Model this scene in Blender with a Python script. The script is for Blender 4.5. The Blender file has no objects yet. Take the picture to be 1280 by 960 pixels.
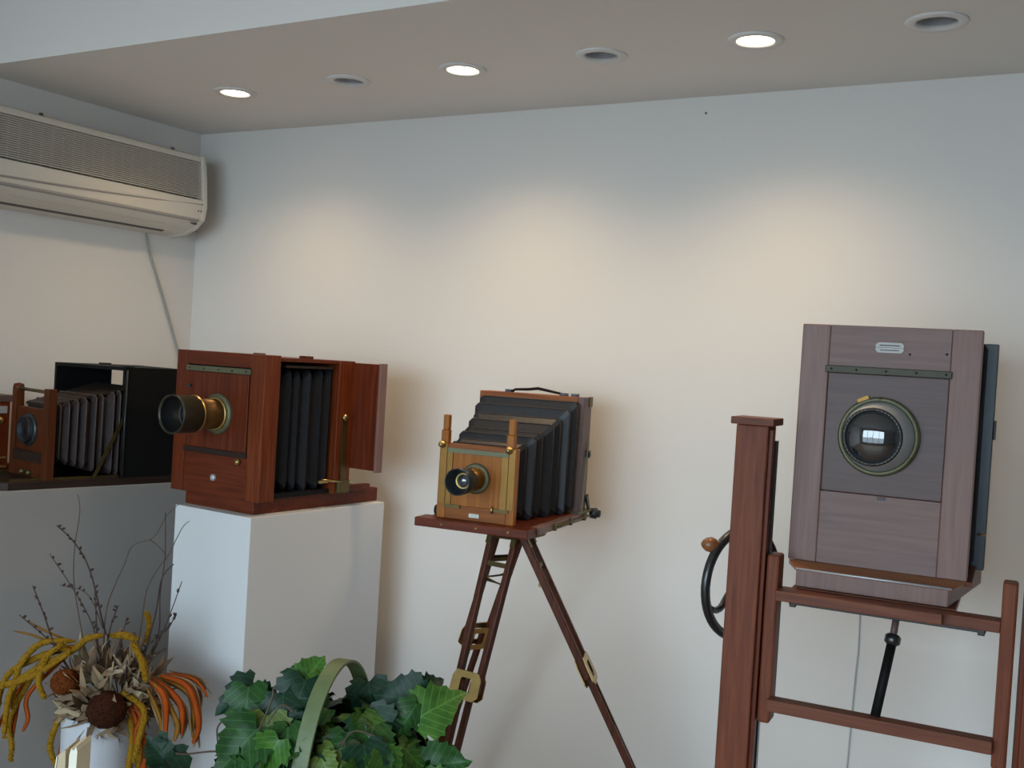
import bpy, math, random
from mathutils import Vector, Matrix

# ------------------------------------------------------------------ camera, world, light
scene = bpy.context.scene
COL = scene.collection
R = math.radians

def make_camera():
    yaw, pitch, roll, fpx = .527, -.0216, .0604, 1340.0
    f = Vector((-math.sin(yaw)*math.cos(pitch), math.cos(yaw)*math.cos(pitch), math.sin(pitch)))
    r = Vector((math.cos(yaw), math.sin(yaw), 0))
    u = r.cross(f)
    r2 = r*math.cos(roll) + u*math.sin(roll)
    u2 = -r*math.sin(roll) + u*math.cos(roll)
    m = Matrix((r2, u2, -f)).transposed().to_4x4()
    m.translation = Vector((0, 0, 1.62))
    cd = bpy.data.cameras.new('camera'); cd.sensor_width = 36; cd.lens = 36*fpx/1280
    cd.clip_start = .02
    co = bpy.data.objects.new('camera', cd); COL.objects.link(co)
    co.matrix_world = m
    scene.camera = co
make_camera()

world = bpy.data.worlds.new('sky'); scene.world = world
world.use_nodes = True
bg = world.node_tree.nodes['Background']
bg.inputs[0].default_value = (.68, .86, 1.0, 1)
bg.inputs[1].default_value = 6.5

scene.view_settings.view_transform = 'Standard'
scene.view_settings.look = 'None'
scene.view_settings.gamma = 1
scene.view_settings.exposure = 0.42
scene.view_settings.use_curve_mapping = False

# daylight enters through the shop window in the wall behind the viewer
WX0, WX1, WZ0, WZ1, WY = -3.05, .9, .35, 2.62, -2.2
def portal():
    ld = bpy.data.lights.new('window_daylight', 'AREA'); ld.shape = 'RECTANGLE'
    ld.size = WX1-WX0; ld.size_y = WZ1-WZ0
    ld.cycles.is_portal = True
    lo = bpy.data.objects.new('window_daylight', ld); COL.objects.link(lo)
    lo.location = ((WX0+WX1)/2, WY-.05, (WZ0+WZ1)/2)
    lo.rotation_euler = (R(90), 0, 0)      # faces +y, into the room
portal()
LAMP_W = 17.5

# ------------------------------------------------------------------ helpers
class MB:
    def __init__(s): s.v, s.f, s.sm = [], [], []
    def add(s, vs, fs, smooth=False):
        n = len(s.v); s.v += [tuple(p) for p in vs]
        for f in fs: s.f.append([i+n for i in f]); s.sm.append(smooth)
        return s
    def box(s, x0, x1, y0, y1, z0, z1):
        vs = [(x, y, z) for z in (z0, z1) for y in (y0, y1) for x in (x0, x1)]
        return s.add(vs, [(0,2,3,1),(4,5,7,6),(0,1,5,4),(2,6,7,3),(0,4,6,2),(1,3,7,5)])
    def prism(s, poly, a0, a1, axis='x'):
        n = len(poly)
        def P(p, a):
            return {'x': (a, p[0], p[1]), 'y': (p[0], a, p[1]), 'z': (p[0], p[1], a)}[axis]
        vs = [P(p, a0) for p in poly] + [P(p, a1) for p in poly]
        fs = [tuple(range(n))[::-1], tuple(range(n, 2*n))] + [(i, (i+1) % n, n+(i+1) % n, n+i) for i in range(n)]
        return s.add(vs, fs)
    def tube(s, pts, rad, n=8, caps=True, smooth=True):
        pts = [Vector(p) for p in pts]; m = len(pts)
        rads = rad if isinstance(rad, (list, tuple)) else [rad]*m
        vs = []; up = None
        for i, p in enumerate(pts):
            t = (pts[min(i+1, m-1)] - pts[max(i-1, 0)]).normalized()
            if up is None:
                up = Vector((0, 0, 1)) if abs(t.z) < .9 else Vector((1, 0, 0))
            a = t.cross(up).normalized(); b = a.cross(t).normalized(); up = b
            for k in range(n):
                w = 2*math.pi*k/n
                vs.append(p + (a*math.cos(w) + b*math.sin(w))*rads[i])
        fs = [(i*n+k, i*n+(k+1) % n, (i+1)*n+(k+1) % n, (i+1)*n+k) for i in range(m-1) for k in range(n)]
        k0 = len(s.v); s.add(vs, fs, smooth)
        if caps:
            for f in (tuple(range(n))[::-1], tuple(range((m-1)*n, m*n))):
                s.f.append([i+k0 for i in f]); s.sm.append(False)
        return s
    def lathe(s, prof, c=(0, 0, 0), axis='y', n=40, smooth=True):
        # prof: list of (radius, along)
        vs = []
        for r, a in prof:
            for k in range(n):
                w = 2*math.pi*k/n; p, q = r*math.cos(w), r*math.sin(w)
                o = {'y': (p, a, q), 'z': (p, q, a), 'x': (a, p, q)}[axis]
                vs.append((c[0]+o[0], c[1]+o[1], c[2]+o[2]))
        fs = [(i*n+k, i*n+(k+1) % n, (i+1)*n+(k+1) % n, (i+1)*n+k) for i in range(len(prof)-1) for k in range(n)]
        if prof[0][0] > 1e-6 and prof[-1][0] > 1e-6 and prof[0] != prof[-1]:
            pass
        return s.add(vs, fs, smooth)
    def disc(s, r, c, axis='y', n=40):
        return s.lathe([(r, 0), (1e-5, 0)], c, axis, n, False)
    def bar(s, a, b, w, d, side=None):
        # square bar from a to b, width w along side, depth d
        a, b = Vector(a), Vector(b); t = (b-a).normalized()
        side = Vector(side) if side is not None else Vector((1, 0, 0))
        x = (side - t*side.dot(t)).normalized(); y = t.cross(x)
        vs = [p + x*sx*w/2 + y*sy*d/2 for p in (a, b) for sx, sy in ((-1,-1),(1,-1),(1,1),(-1,1))]
        return s.add(vs, [(3,2,1,0),(4,5,6,7),(0,1,5,4),(1,2,6,5),(2,3,7,6),(3,0,4,7)])
    def mesh(s, name):
        me = bpy.data.meshes.new(name); me.from_pydata(s.v, [], s.f)
        me.polygons.foreach_set('use_smooth', s.sm); me.update()
        return me
    def build(s, name, mat, parent=None, bevel=0, label=None):
        o = bpy.data.objects.new(name, s.mesh(name)); COL.objects.link(o)
        o.data.materials.append(mat)
        fix_normals(o.data)
        if parent is not None: o.parent = parent
        if bevel:
            b = o.modifiers.new('bevel', 'BEVEL'); b.width = bevel; b.segments = 2; b.limit_method = 'ANGLE'; b.angle_limit = R(40)
        if label: o['label'] = label
        return o

import bmesh
def fix_normals(me):
    bm = bmesh.new(); bm.from_mesh(me)
    bmesh.ops.recalc_face_normals(bm, faces=bm.faces); bm.to_mesh(me); bm.free()

def box(*a): return MB().box(*a)

def thing(name, label, cat, loc=(0, 0, 0), rz=0.0, group=None):
    o = bpy.data.objects.new(name, None); COL.objects.link(o)
    o.empty_display_size = .05
    o.location = loc; o.rotation_euler = (0, 0, rz)
    o['label'] = label; o['category'] = cat
    if group: o['group'] = group
    return o
def tag(o, label, cat, group=None):
    o['label'] = label; o['category'] = cat
    if group: o['group'] = group
    return o
def struct(o, label=None):
    o['kind'] = 'structure'
    if label: o['label'] = label
    return o
def inst(src, name, parent, mat4):
    o = bpy.data.objects.new(name, src); COL.objects.link(o)
    o.parent = parent; o.matrix_local = mat4
    return o

# ------------------------------------------------------------------ materials
def new_mat(name):
    m = bpy.data.materials.new(name); m.use_nodes = True
    return m, m.node_tree, m.node_tree.nodes['Principled BSDF']
def L(nt, a, b): nt.links.new(a, b)

def plain(name, col, rough=.5, metal=0.0, var=.06, scale=40, bump=0.0, spec=.5, coat=0.0):
    m, nt, b = new_mat(name)
    b.inputs['Roughness'].default_value = rough; b.inputs['Metallic'].default_value = metal
    b.inputs['Specular IOR Level'].default_value = spec
    b.inputs['Coat Weight'].default_value = coat
    tc = nt.nodes.new('ShaderNodeTexCoord'); nz = nt.nodes.new('ShaderNodeTexNoise')
    nz.inputs['Scale'].default_value = scale; nz.inputs['Detail'].default_value = 5
    L(nt, tc.outputs['Object'], nz.inputs['Vector'])
    mx = nt.nodes.new('ShaderNodeMix'); mx.data_type = 'RGBA'
    lo = [max(0, c*(1-var)) for c in col]; hi = [min(1, c*(1+var)) for c in col]
    mx.inputs[6].default_value = (*lo, 1); mx.inputs[7].default_value = (*hi, 1)
    L(nt, nz.outputs['Fac'], mx.inputs[0]); L(nt, mx.outputs[2], b.inputs['Base Color'])
    if bump:
        bp = nt.nodes.new('ShaderNodeBump'); bp.inputs['Strength'].default_value = bump; bp.inputs['Distance'].default_value = .002
        L(nt, nz.outputs['Fac'], bp.inputs['Height']); L(nt, bp.outputs['Normal'], b.inputs['Normal'])
    return m

def wood(name, light, dark, rough=.4, axis='z', scale=1.0, coat=.0, wear=None, spec=.22):
    m, nt, b = new_mat(name)
    b.inputs['Roughness'].default_value = rough
    b.inputs['Specular IOR Level'].default_value = spec
    b.inputs['Coat Weight'].default_value = coat; b.inputs['Coat Roughness'].default_value = .3
    tc = nt.nodes.new('ShaderNodeTexCoord'); mp = nt.nodes.new('ShaderNodeMapping')
    st = {'x': (2, 40, 40), 'y': (40, 2, 40), 'z': (40, 40, 2)}[axis]
    mp.inputs['Scale'].default_value = [k*scale for k in st]
    L(nt, tc.outputs['Object'], mp.inputs['Vector'])
    nz = nt.nodes.new('ShaderNodeTexNoise'); nz.inputs['Scale'].default_value = 2.2; nz.inputs['Detail'].default_value = 7
    nz.inputs['Distortion'].default_value = .6
    L(nt, mp.outputs['Vector'], nz.inputs['Vector'])
    cr = nt.nodes.new('ShaderNodeValToRGB')
    cr.color_ramp.elements[0].position = .3; cr.color_ramp.elements[1].position = .72
    cr.color_ramp.elements[0].color = (*dark, 1); cr.color_ramp.elements[1].color = (*light, 1)
    L(nt, nz.outputs['Fac'], cr.inputs['Fac'])
    out = cr.outputs['Color']
    n2 = nt.nodes.new('ShaderNodeTexNoise'); n2.inputs['Scale'].default_value = 7; n2.inputs['Detail'].default_value = 4
    L(nt, tc.outputs['Object'], n2.inputs['Vector'])
    mx = nt.nodes.new('ShaderNodeMix'); mx.data_type = 'RGBA'
    w = wear or [c*.75 for c in light]
    mx.inputs[7].default_value = (*w, 1)
    r2 = nt.nodes.new('ShaderNodeMapRange'); r2.inputs[1].default_value = .45; r2.inputs[2].default_value = .75; r2.inputs[4].default_value = .5
    L(nt, n2.outputs['Fac'], r2.inputs[0]); L(nt, r2.outputs[0], mx.inputs[0]); L(nt, out, mx.inputs[6])
    L(nt, mx.outputs[2], b.inputs['Base Color'])
    bp = nt.nodes.new('ShaderNodeBump'); bp.inputs['Strength'].default_value = .12; bp.inputs['Distance'].default_value = .001
    L(nt, nz.outputs['Fac'], bp.inputs['Height']); L(nt, bp.outputs['Normal'], b.inputs['Normal'])
    return m

def emit(name, col, strength):
    m, nt, b = new_mat(name)
    b.inputs['Base Color'].default_value = (*col, 1)
    b.inputs['Emission Color'].default_value = (*col, 1); b.inputs['Emission Strength'].default_value = strength
    return m

M = {}
M['wall'] = plain('wall_paint', (.74, .72, .69), .85, var=.012, scale=3, bump=.0)
M['ceil'] = plain('ceiling_paint', (.80, .775, .75), .9, var=.012, scale=3)
M['floor'] = wood('floor_board', (.42, .29, .18), (.30, .20, .12), .45, 'x', .4)
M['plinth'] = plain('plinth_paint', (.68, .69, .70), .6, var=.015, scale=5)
M['plinth_shaded'] = plain('plinth_shaded_paint', (.29, .275, .26), .7, var=.02, scale=5)  # grey lowered to put the corner's shade into the paint
M['ac'] = plain('ac_plastic', (.70, .66, .58), .45, var=.02, scale=8)
M['ac_dark'] = plain('ac_slot', (.10, .09, .08), .6)
M['ac_line'] = plain('ac_grey', (.36, .34, .32), .5)
M['ac_back'] = plain('ac_filter', (.34, .31, .27), .8)
M['trim'] = plain('lamp_trim', (.72, .71, .70), .4, var=.01)
M['refl'] = plain('lamp_reflector', (.50, .51, .55), .4, metal=.35, var=.03)
M['lamp'] = emit('lamp_glow', (1.0, .80, .55), 14.0)
M['bulb_off'] = plain('bulb_glass', (.35, .36, .40), .25, var=.02)
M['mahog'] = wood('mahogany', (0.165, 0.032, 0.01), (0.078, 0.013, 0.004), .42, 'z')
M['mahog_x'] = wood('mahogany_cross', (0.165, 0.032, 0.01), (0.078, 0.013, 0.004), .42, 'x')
M['mahog_lit'] = wood('mahogany_lit_side', (0.205, 0.045, 0.012), (0.1, 0.018, 0.005), .42, 'z')  # mahogany lightened to carry the warm light on side faces
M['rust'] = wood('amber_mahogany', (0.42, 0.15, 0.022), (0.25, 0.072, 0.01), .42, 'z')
M['rust_x'] = wood('amber_mahogany_cross', (0.34, 0.11, 0.02), (0.19, 0.05, 0.01), .42, 'x')
M['rust_dim'] = wood('shaded_orange_wood', (0.105, 0.027, 0.006), (0.052, 0.012, 0.004), .5, 'z')  # orange wood darkened to carry the left corner's shade
M['tripod'] = wood('tripod_wood', (0.12, 0.034, 0.015), (0.05, 0.014, 0.008), .45, 'z')
M['stand'] = wood('stand_wood', (0.225, 0.066, 0.03), (0.115, 0.03, 0.015), .5, 'z')
M['stand_x'] = wood('stand_wood_cross', (0.215, 0.074, 0.04), (0.115, 0.036, 0.021), .5, 'x')
M['board'] = wood('weathered_board', (0.26, 0.15, 0.128), (0.185, 0.103, 0.088), .44, spec=.34, axis= 'z', wear=(.195, .125, .112))
M['board_x'] = wood('weathered_board_cross', (0.222, 0.132, 0.115), (0.165, 0.095, 0.084), .44, spec=.34, axis= 'x', wear=(.17, .125, .118))
M['board_d'] = wood('lens_board', (0.135, 0.086, 0.08), (0.098, 0.062, 0.058), .44, spec=.34, axis= 'x', wear=(.105, .078, .076))
M['black'] = plain('black_leather', (.007, .007, .007), .6, var=.3, scale=120, bump=.2, spec=.15)
M['bellows'] = plain('bellows_cloth', (.011, .012, .015), .6, var=.35, scale=60, bump=.2, spec=.2)
M['bellows_b'] = plain('worn_bellows_leather', (.036, .026, .025), .6, var=.3, scale=50, bump=.2, spec=.2)
M['bellows_top'] = plain('bellows_top', (.026, .018, .013), .6, var=.3, scale=50, bump=.2, spec=.2)
M['olive'] = plain('olive_strip', (.062, .060, .040), .55, metal=.3, var=.25, scale=30)
M['hood'] = plain('dark_bronze', (.045, .042, .028), .38, metal=.5, var=.25, scale=30)
M['bed_dark'] = wood('shaded_dark_wood', (.040, .022, .016), (.020, .012, .009), .5, 'y')  # dark wood whose tone includes the shade of the left corner
M['bellows_f'] = plain('bellows_rubber_cloth', (.017, .019, .024), .42, var=.35, scale=60, bump=.2, spec=.5)
M['fold'] = plain('worn_lit_fold', (.050, .038, .032), .6, var=.4, scale=30, spec=.3)  # worn brown that doubles as painted highlight on fold crests
M['fold2'] = plain('worn_lit_fold_pale', (.085, .065, .062), .6, var=.4, scale=30, spec=.3)
M['barrel'] = plain('aged_lacquered_brass', (.15, .075, .018), .42, metal=.6, var=.25, scale=25)
M['brass'] = plain('brass', (.50, .36, .14), .34, metal=.9, var=.25, scale=30)
M['brass_d'] = plain('tarnished_brass', (.115, .082, .030), .42, metal=.7, var=.3, scale=30)
M['brass_g'] = plain('greenish_brass', (.15, .145, .085), .5, metal=.5, var=.25, scale=30)
M['lacq'] = plain('lacquered_brass', (.22, .115, .026), .38, metal=.7, var=.2, scale=25)
M['iron'] = plain('black_iron', (.016, .016, .018), .3, var=.2, coat=.3)
M['gunmetal'] = plain('blackened_metal', (.035, .04, .045), .35, metal=.5, var=.2)
M['silver'] = plain('worn_nickel', (.55, .60, .63), .42, metal=.5, var=.1)
M['lensin'] = plain('lens_black', (.01, .01, .011), .5)
M['glass'] = plain('lens_glass', (.012, .014, .018), .03, var=.02, spec=1.0, coat=1.0)
M['ivory'] = plain('ivory_plate', (.72, .70, .62), .5)
M['print'] = plain('plate_print', (.09, .09, .09), .6)
M['nick'] = plain('name_plate', (.30, .29, .27), .45, metal=.4)
M['cord'] = plain('grey_cord', (.36, .36, .33), .6)
M['cord2'] = plain('pale_cord', (.44, .46, .47), .6)
M['knobw'] = wood('knob_wood', (.30, .115, .040), (.17, .06, .02), .3, 'x', coat=.6)
M['vase'] = plain('vase_glaze', (.50, .52, .56), .45, var=.03, scale=6)
M['stem'] = plain('dark_twig', (.040, .022, .018), .7)
M['stem2'] = plain('brown_vine', (.085, .055, .038), .7)
M['yellow'] = plain('yellow_tassel', (.25, .135, .010), .9, var=.5, scale=160, bump=.9, spec=.1)
M['orange'] = plain('orange_blade', (.31, .058, .008), .8, var=.4, scale=20, spec=.1)
M['ochre'] = plain('ochre_blade', (.22, .105, .018), .8, var=.4, scale=20, spec=.1)
M['dry'] = plain('dried_leaf', (.27, .185, .105), .8, var=.3, scale=30)
M['dry2'] = plain('dried_leaf_pale', (.37, .29, .185), .8, var=.25, scale=30)
M['dry3'] = plain('dried_leaf_brown', (.15, .095, .055), .8, var=.3, scale=30)
M['seed'] = plain('seed_head_dark', (.038, .013, .007), .9, var=.5, scale=150, bump=1, spec=.05)
M['seed2'] = plain('seed_head_rust', (.12, .033, .008), .9, var=.5, scale=150, bump=1, spec=.05)
M['handle'] = plain('painted_cane', (.115, .155, .065), .5, var=.25, scale=25)
M['basket'] = plain('painted_wicker', (.10, .15, .06), .6, var=.3, scale=60, bump=.6)
M['paper'] = plain('cream_paper', (.80, .76, .62), .8, var=.03)
M['pages'] = plain('page_edges', (.50, .40, .26), .8, var=.15, scale=200)
M['table'] = plain('white_table', (.62, .60, .57), .6)
M['nail'] = plain('nail_head', (.20, .19, .18), .5)
def leafmat(name, c1, c2):
    m, nt, b = new_mat(name)
    b.inputs['Roughness'].default_value = .42; b.inputs['Specular IOR Level'].default_value = .22
    tc = nt.nodes.new('ShaderNodeTexCoord'); nz = nt.nodes.new('ShaderNodeTexNoise')
    nz.inputs['Scale'].default_value = 3.5; nz.inputs['Detail'].default_value = 5
    L(nt, tc.outputs['Object'], nz.inputs['Vector'])
    mr = nt.nodes.new('ShaderNodeMapRange'); mr.inputs[1].default_value = .35; mr.inputs[2].default_value = .68
    L(nt, nz.outputs['Fac'], mr.inputs[0])
    mx = nt.nodes.new('ShaderNodeMix'); mx.data_type = 'RGBA'
    mx.inputs[6].default_value = (*c1, 1); mx.inputs[7].default_value = (*c2, 1); L(nt, mr.outputs[0], mx.inputs[0])
    # veins: a pale midrib and slanting side veins
    sp = nt.nodes.new('ShaderNodeSeparateXYZ'); L(nt, tc.outputs['Object'], sp.inputs[0])
    def mth(op, a, bb=None):
        n_ = nt.nodes.new('ShaderNodeMath'); n_.operation = op
        for i, v in enumerate((a, bb)):
            if v is None: continue
            if isinstance(v, (int, float)): n_.inputs[i].default_value = v
            else: L(nt, v, n_.inputs[i])
        return n_.outputs[0]
    ax = mth('ABSOLUTE', sp.outputs[0])
    mid = mth('LESS_THAN', ax, .018)
    ph = mth('MULTIPLY', mth('SUBTRACT', sp.outputs[1], mth('MULTIPLY', ax, .8)), 38)
    side = mth('GREATER_THAN', mth('SINE', ph), .93)
    v = mth('MULTIPLY', mth('MAXIMUM', mid, side), .55)
    m2 = nt.nodes.new('ShaderNodeMix'); m2.data_type = 'RGBA'
    L(nt, v, m2.inputs[0]); L(nt, mx.outputs[2], m2.inputs[6])
    m2.inputs[7].default_value = (*[min(1, k*1.7+.012) for k in c2], 1)
    L(nt, m2.outputs[2], b.inputs['Base Color'])
    bp = nt.nodes.new('ShaderNodeBump'); bp.inputs['Strength'].default_value = .5; bp.inputs['Distance'].default_value = .004
    L(nt, nz.outputs['Fac'], bp.inputs['Height']); L(nt, bp.outputs['Normal'], b.inputs['Normal'])
    return m
LEAF = [leafmat('ivy_dark', (.006, .024, .013), (.012, .044, .020)),
        leafmat('ivy_mid', (.012, .048, .012), (.026, .088, .018)),
        leafmat('ivy_bright', (.026, .088, .013), (.060, .150, .022)),
        leafmat('ivy_lime', (.070, .120, .018), (.115, .165, .034))]

# ------------------------------------------------------------------ the room
XL, YB, ZS, ZC, YS = -3.63, 3.385, 2.533, 3.0, 2.285
XR = 5.0
T = .12
struct(box(XL-T, XR+T, WY-T, YB+T, -.1, 0).build('floor', M['floor']), 'dark boarded floor')
struct(box(XL-T, XR+T, YB, YB+T, 0, ZC).build('wall_back', M['wall']), 'off-white painted back wall')
struct(box(XL-T, XL, WY-T, YB, 0, ZC).build('wall_left', M['wall']), 'off-white painted side wall under the air conditioner')
struct(box(XR, XR+T, WY-T, YB, 0, ZC).build('wall_right', M['wall']))
wf = MB()
wf.box(XL, WX0, WY-T, WY, 0, ZC).box(WX1, XR, WY-T, WY, 0, ZC)
wf.box(WX0, WX1, WY-T, WY, 0, WZ0).box(WX0, WX1, WY-T, WY, WZ1, ZC)
struct(wf.build('wall_front', M['wall']))
struct(box(XL-T, XR+T, WY-T, YB+T, ZC, ZC+T).build('ceiling', M['ceil']))
wn = bpy.data.objects.new('window_1', None); COL.objects.link(wn); struct(wn)
wn.location = ((WX0+WX1)/2, WY-.06, WZ0)
hw = (WX1-WX0)/2; hh = WZ1-WZ0
fm = MB().box(-hw, -hw+.06, -.03, .03, 0, hh).box(hw-.06, hw, -.03, .03, 0, hh).box(-hw+.06, hw-.06, -.03, .03, 0, .06).box(-hw+.06, hw-.06, -.03, .03, hh-.06, hh)
fm.build('window_frame', M['iron'], wn)
for k in (-1, 0, 1):
    box(k*hw/2-.025, k*hw/2+.025, -.025, .025, .06, hh-.06).build('mullion', M['iron'], wn)
gr = box(-30, 30, -40, WY-T-.01, -.15, -.05).build('ground', plain('pavement', (.30, .30, .30), .9, var=.1, scale=2))
struct(gr, 'grey pavement outside the shop window')

# lowered soffit with round cut-outs for the downlights
LX = [-2.89, -2.365, -1.905, -1.42, -.955, -.49]
LY = 2.845
RH = .054
def soffit():
    mb = MB(); cell = .20; n = 32
    y0, y1 = LY-cell/2, LY+cell/2
    mb.add([(XL, YS, ZS), (XR, YS, ZS), (XR, y0, ZS), (XL, y0, ZS)], [(0, 1, 2, 3)])
    mb.add([(XL, y1, ZS), (XR, y1, ZS), (XR, YB, ZS), (XL, YB, ZS)], [(0, 1, 2, 3)])
    xs = [XL] + [v for x in LX for v in (x-cell/2, x+cell/2)] + [XR]
    for i in range(0, len(xs), 2):
        mb.add([(xs[i], y0, ZS), (xs[i+1], y0, ZS), (xs[i+1], y1, ZS), (xs[i], y1, ZS)], [(0, 1, 2, 3)])
    for x in LX:
        a, b = [], []
        for k in range(n):
            w = 2*math.pi*(k+.5*0)/n; c, s = math.cos(w), math.sin(w); g = cell/2/max(abs(c), abs(s))
            a.append((x+c*g, LY+s*g, ZS)); b.append((x+c*RH, LY+s*RH, ZS))
        mb.add(a+b, [(k, (k+1) % n, n+(k+1) % n, n+k) for k in range(n)])
    mb.add([(XL, YS, ZS), (XR, YS, ZS), (XR, YS, ZC), (XL, YS, ZC)], [(0, 3, 2, 1)])
    o = bpy.data.objects.new('ceiling_soffit', mb.mesh('ceiling_soffit')); COL.objects.link(o); o.data.materials.append(M['ceil'])
    return o
struct(soffit(), 'lowered ceiling soffit holding the downlights')

# ------------------------------------------------------------------ downlights
def downlight(x, lit, nth):
    t = thing('downlight', ('glowing warm recessed downlight, %s lit one from the air conditioner' if lit else 'unlit grey recessed downlight, %s dark one from the air conditioner') % nth,
              'downlight', (x, LY, ZS), 0, 'lit downlights in the soffit' if lit else 'unlit downlights in the soffit')
    MB().lathe([(RH-.004, .004), (RH-.004, -.004), (RH, -.007), (.073, -.006), (.077, 0), (RH+.004, 0)], axis='z').build('trim_ring', M['trim'], t)
    MB().lathe([(RH-.003, .001), (RH-.006, .03), (.050, .06), (.042, .12), (.0001, .12)], axis='z').build('reflector', M['refl'], t)
    if lit:
        MB().lathe([(RH-.007, .012), (.04, .006), (.0001, .004)], axis='z').build('lamp_face', M['lamp'], t)
        ld = bpy.data.lights.new('lamp', 'SPOT'); ld.energy = LAMP_W*(.85 if nth == 'first' else 1); ld.color = (1.0, .71, .41)
        ld.spot_size = R(142); ld.spot_blend = .9; ld.shadow_soft_size = .05
        lo = bpy.data.objects.new('lamp', ld); COL.objects.link(lo); lo.parent = t; lo.location = (0, 0, -.012)
    else:
        MB().lathe([(.028, .118), (.030, .108), (.022, .100), (.0001, .096)], axis='z').build('bulb', M['bulb_off'], t)
for i, x in enumerate(LX): downlight(x, i % 2 == 0, ('first', 'second', 'third')[i//2])

tag(MB().lathe([(.0038, 0), (.0038, -.003), (.0001, -.004)], (-1.289, YB, 2.478), 'y', 12).build('nail', M['nail']), 'small nail head high on the back wall', 'nail')

# ------------------------------------------------------------------ air conditioner on the left wall
def air_conditioner():
    y0, y1 = 2.10, 3.245
    t = thing('air_conditioner', 'cream wall-mounted air conditioner under the soffit', 'air conditioner', (XL, 0, 0))
    prof = [(0, 2.395), (.150, 2.405), (.178, 2.395), (.186, 2.372), (.150, 2.368), (.150, 2.215), (.205, 2.212), (.208, 2.185), (.198, 2.135), (.160, 2.098), (.10, 2.075), (0, 2.062)]
    MB().prism(prof, y0+.02, y1-.022, 'y').build('housing', M['ac'], t, .003)
    ends = [(0, 2.397), (.150, 2.407), (.182, 2.396), (.193, 2.36), (.202, 2.30), (.209, 2.21), (.211, 2.185), (.200, 2.13), (.160, 2.094), (.10, 2.070), (0, 2.058)]
    MB().prism(ends, y1-.022, y1, 'y').build('end_cap', M['ac'], t, .004)
    MB().prism(ends, y0, y0+.022, 'y').build('end_cap', M['ac'], t, .004)
    box(.150, .168, y0+.022, y1-.022, 2.218, 2.368).build('filter', M['ac_back'], t)
    g = MB(); n = 19
    for k in range(n):
        z = 2.222 + k*(2.364-2.222)/(n-1); x = .197 - (z-2.22)*.085
        g.box(x-.016, x, y0+.022, y1-.022, z-.0016, z+.0016)
    for k in range(24):
        y = y0+.06 + k*(y1-y0-.12)/23
        g.box(.170, .178, y-.001, y+.001, 2.218, 2.368)
    g.build('grille', M['ac'], t)
    # groove sweeping across the lower front panel
    pts = [(.2085, y0+.02+(y1-y0-.03)*s, 2.150+.045*(s**1.6)) for s in [i/24 for i in range(25)]]
    pts = [(.2035+.02*(p[2]-2.15), p[1], p[2]) for p in pts]
    MB().tube(pts, .0042, 6).build('trim_line', M['ac_line'], t)
    # outlet under the front edge
    def under(a, b, name, mat, e, ya=y0+.05, yb=y1-.13):
        (xa, za), (xb, zb) = a, b
        MB().add([(xa, ya, za-e), (xb, ya, zb-e), (xb, yb, zb-e), (xa, yb, za-e), (xa, ya, za+.01), (xb, ya, zb+.01), (xb, yb, zb+.01), (xa, yb, za+.01)],
                 [(0,1,2,3),(4,7,6,5),(0,4,5,1),(1,5,6,2),(2,6,7,3),(3,7,4,0)]).build(name, mat, t)
    under((.190, 2.124), (.196, 2.130), 'outlet_slot', M['ac_line'], .003, y0+.03, y1-.03)
    under((.165, 2.102), (.186, 2.121), 'louver', M['ac'], .003)
    under((.108, 2.078), (.155, 2.096), 'louver', M['ac'], .003)
    under((.088, 2.072), (.102, 2.076), 'outlet_slot', M['ac_dark'], .003)
    # indicator marks and receiver on the corner
    for yy in (y1-.045, y1-.030): MB().tube([(.203, yy, 2.166), (.208, yy, 2.165)], .003, 8).build('indicator', M['ac_dark'], t)
    o = MB().lathe([(.0001, -.004), (.008, -.004), (.010, 0)], axis='z', n=16).build('receiver', M['ac_dark'], t)
    o.location = (.186, y1-.05, 2.116); o.rotation_euler = (0, R(40), 0); o.scale = (1.1, 1.7, 1)
    for yy in (2.47, 3.08):
        box(.164, .172, yy-.006, yy+.006, 2.398, 2.408).build('clip', M['ac_dark'], t)
air_conditioner()
tag(MB().tube([(XL+.008, 3.105, 2.062), (XL+.009, 3.125, 1.99), (XL+.009, 3.166, 1.905), (XL+.009, 3.24, 1.74), (XL+.009, 3.306, 1.588), (XL+.009, 3.345, 1.45), (XL+.009, 3.36, .9), (XL+.009, 3.36, .02)], .0042, 8).build('power_cord', M['cord']),
    'thin grey cord hanging from the air conditioner down the wall', 'cord')
tag(MB().tube([(-.684, YB-.006, 1.02), (-.687, YB-.006, .906), (-.685, YB-.006, .80), (-.689, YB-.006, .709), (-.695, YB-.006, .436), (-.70, YB-.006, .02)], .0024, 6).build('wall_cable', M['cord2']),
    'thin pale cable running down the back wall behind the camera stand', 'cable')

# ------------------------------------------------------------------ plinths
def plinth(name, label, w0, w1, d0, d1, h, loc, rz, mat):
    o = box(w0, w1, d0, d1, 0, h).build(name, mat, None, .003)
    o.location = loc; o.rotation_euler = (0, 0, rz)
    return tag(o, label, 'plinth')
P2 = (-2.418, 2.557); A2 = R(-2.7)
plinth('plinth', 'tall white plinth carrying the reddish mahogany box camera', -.357, .004, -.012, .652, 1.068, (*P2, 0), A2, M['plinth'])
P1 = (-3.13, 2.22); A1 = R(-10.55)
plinth('plinth', 'plinth in shade-darkened grey under the black bellows camera by the side wall', -.43, .006, -.34, .80, 1.10, (*P1, 0), A1, M['plinth_shaded'])

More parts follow.
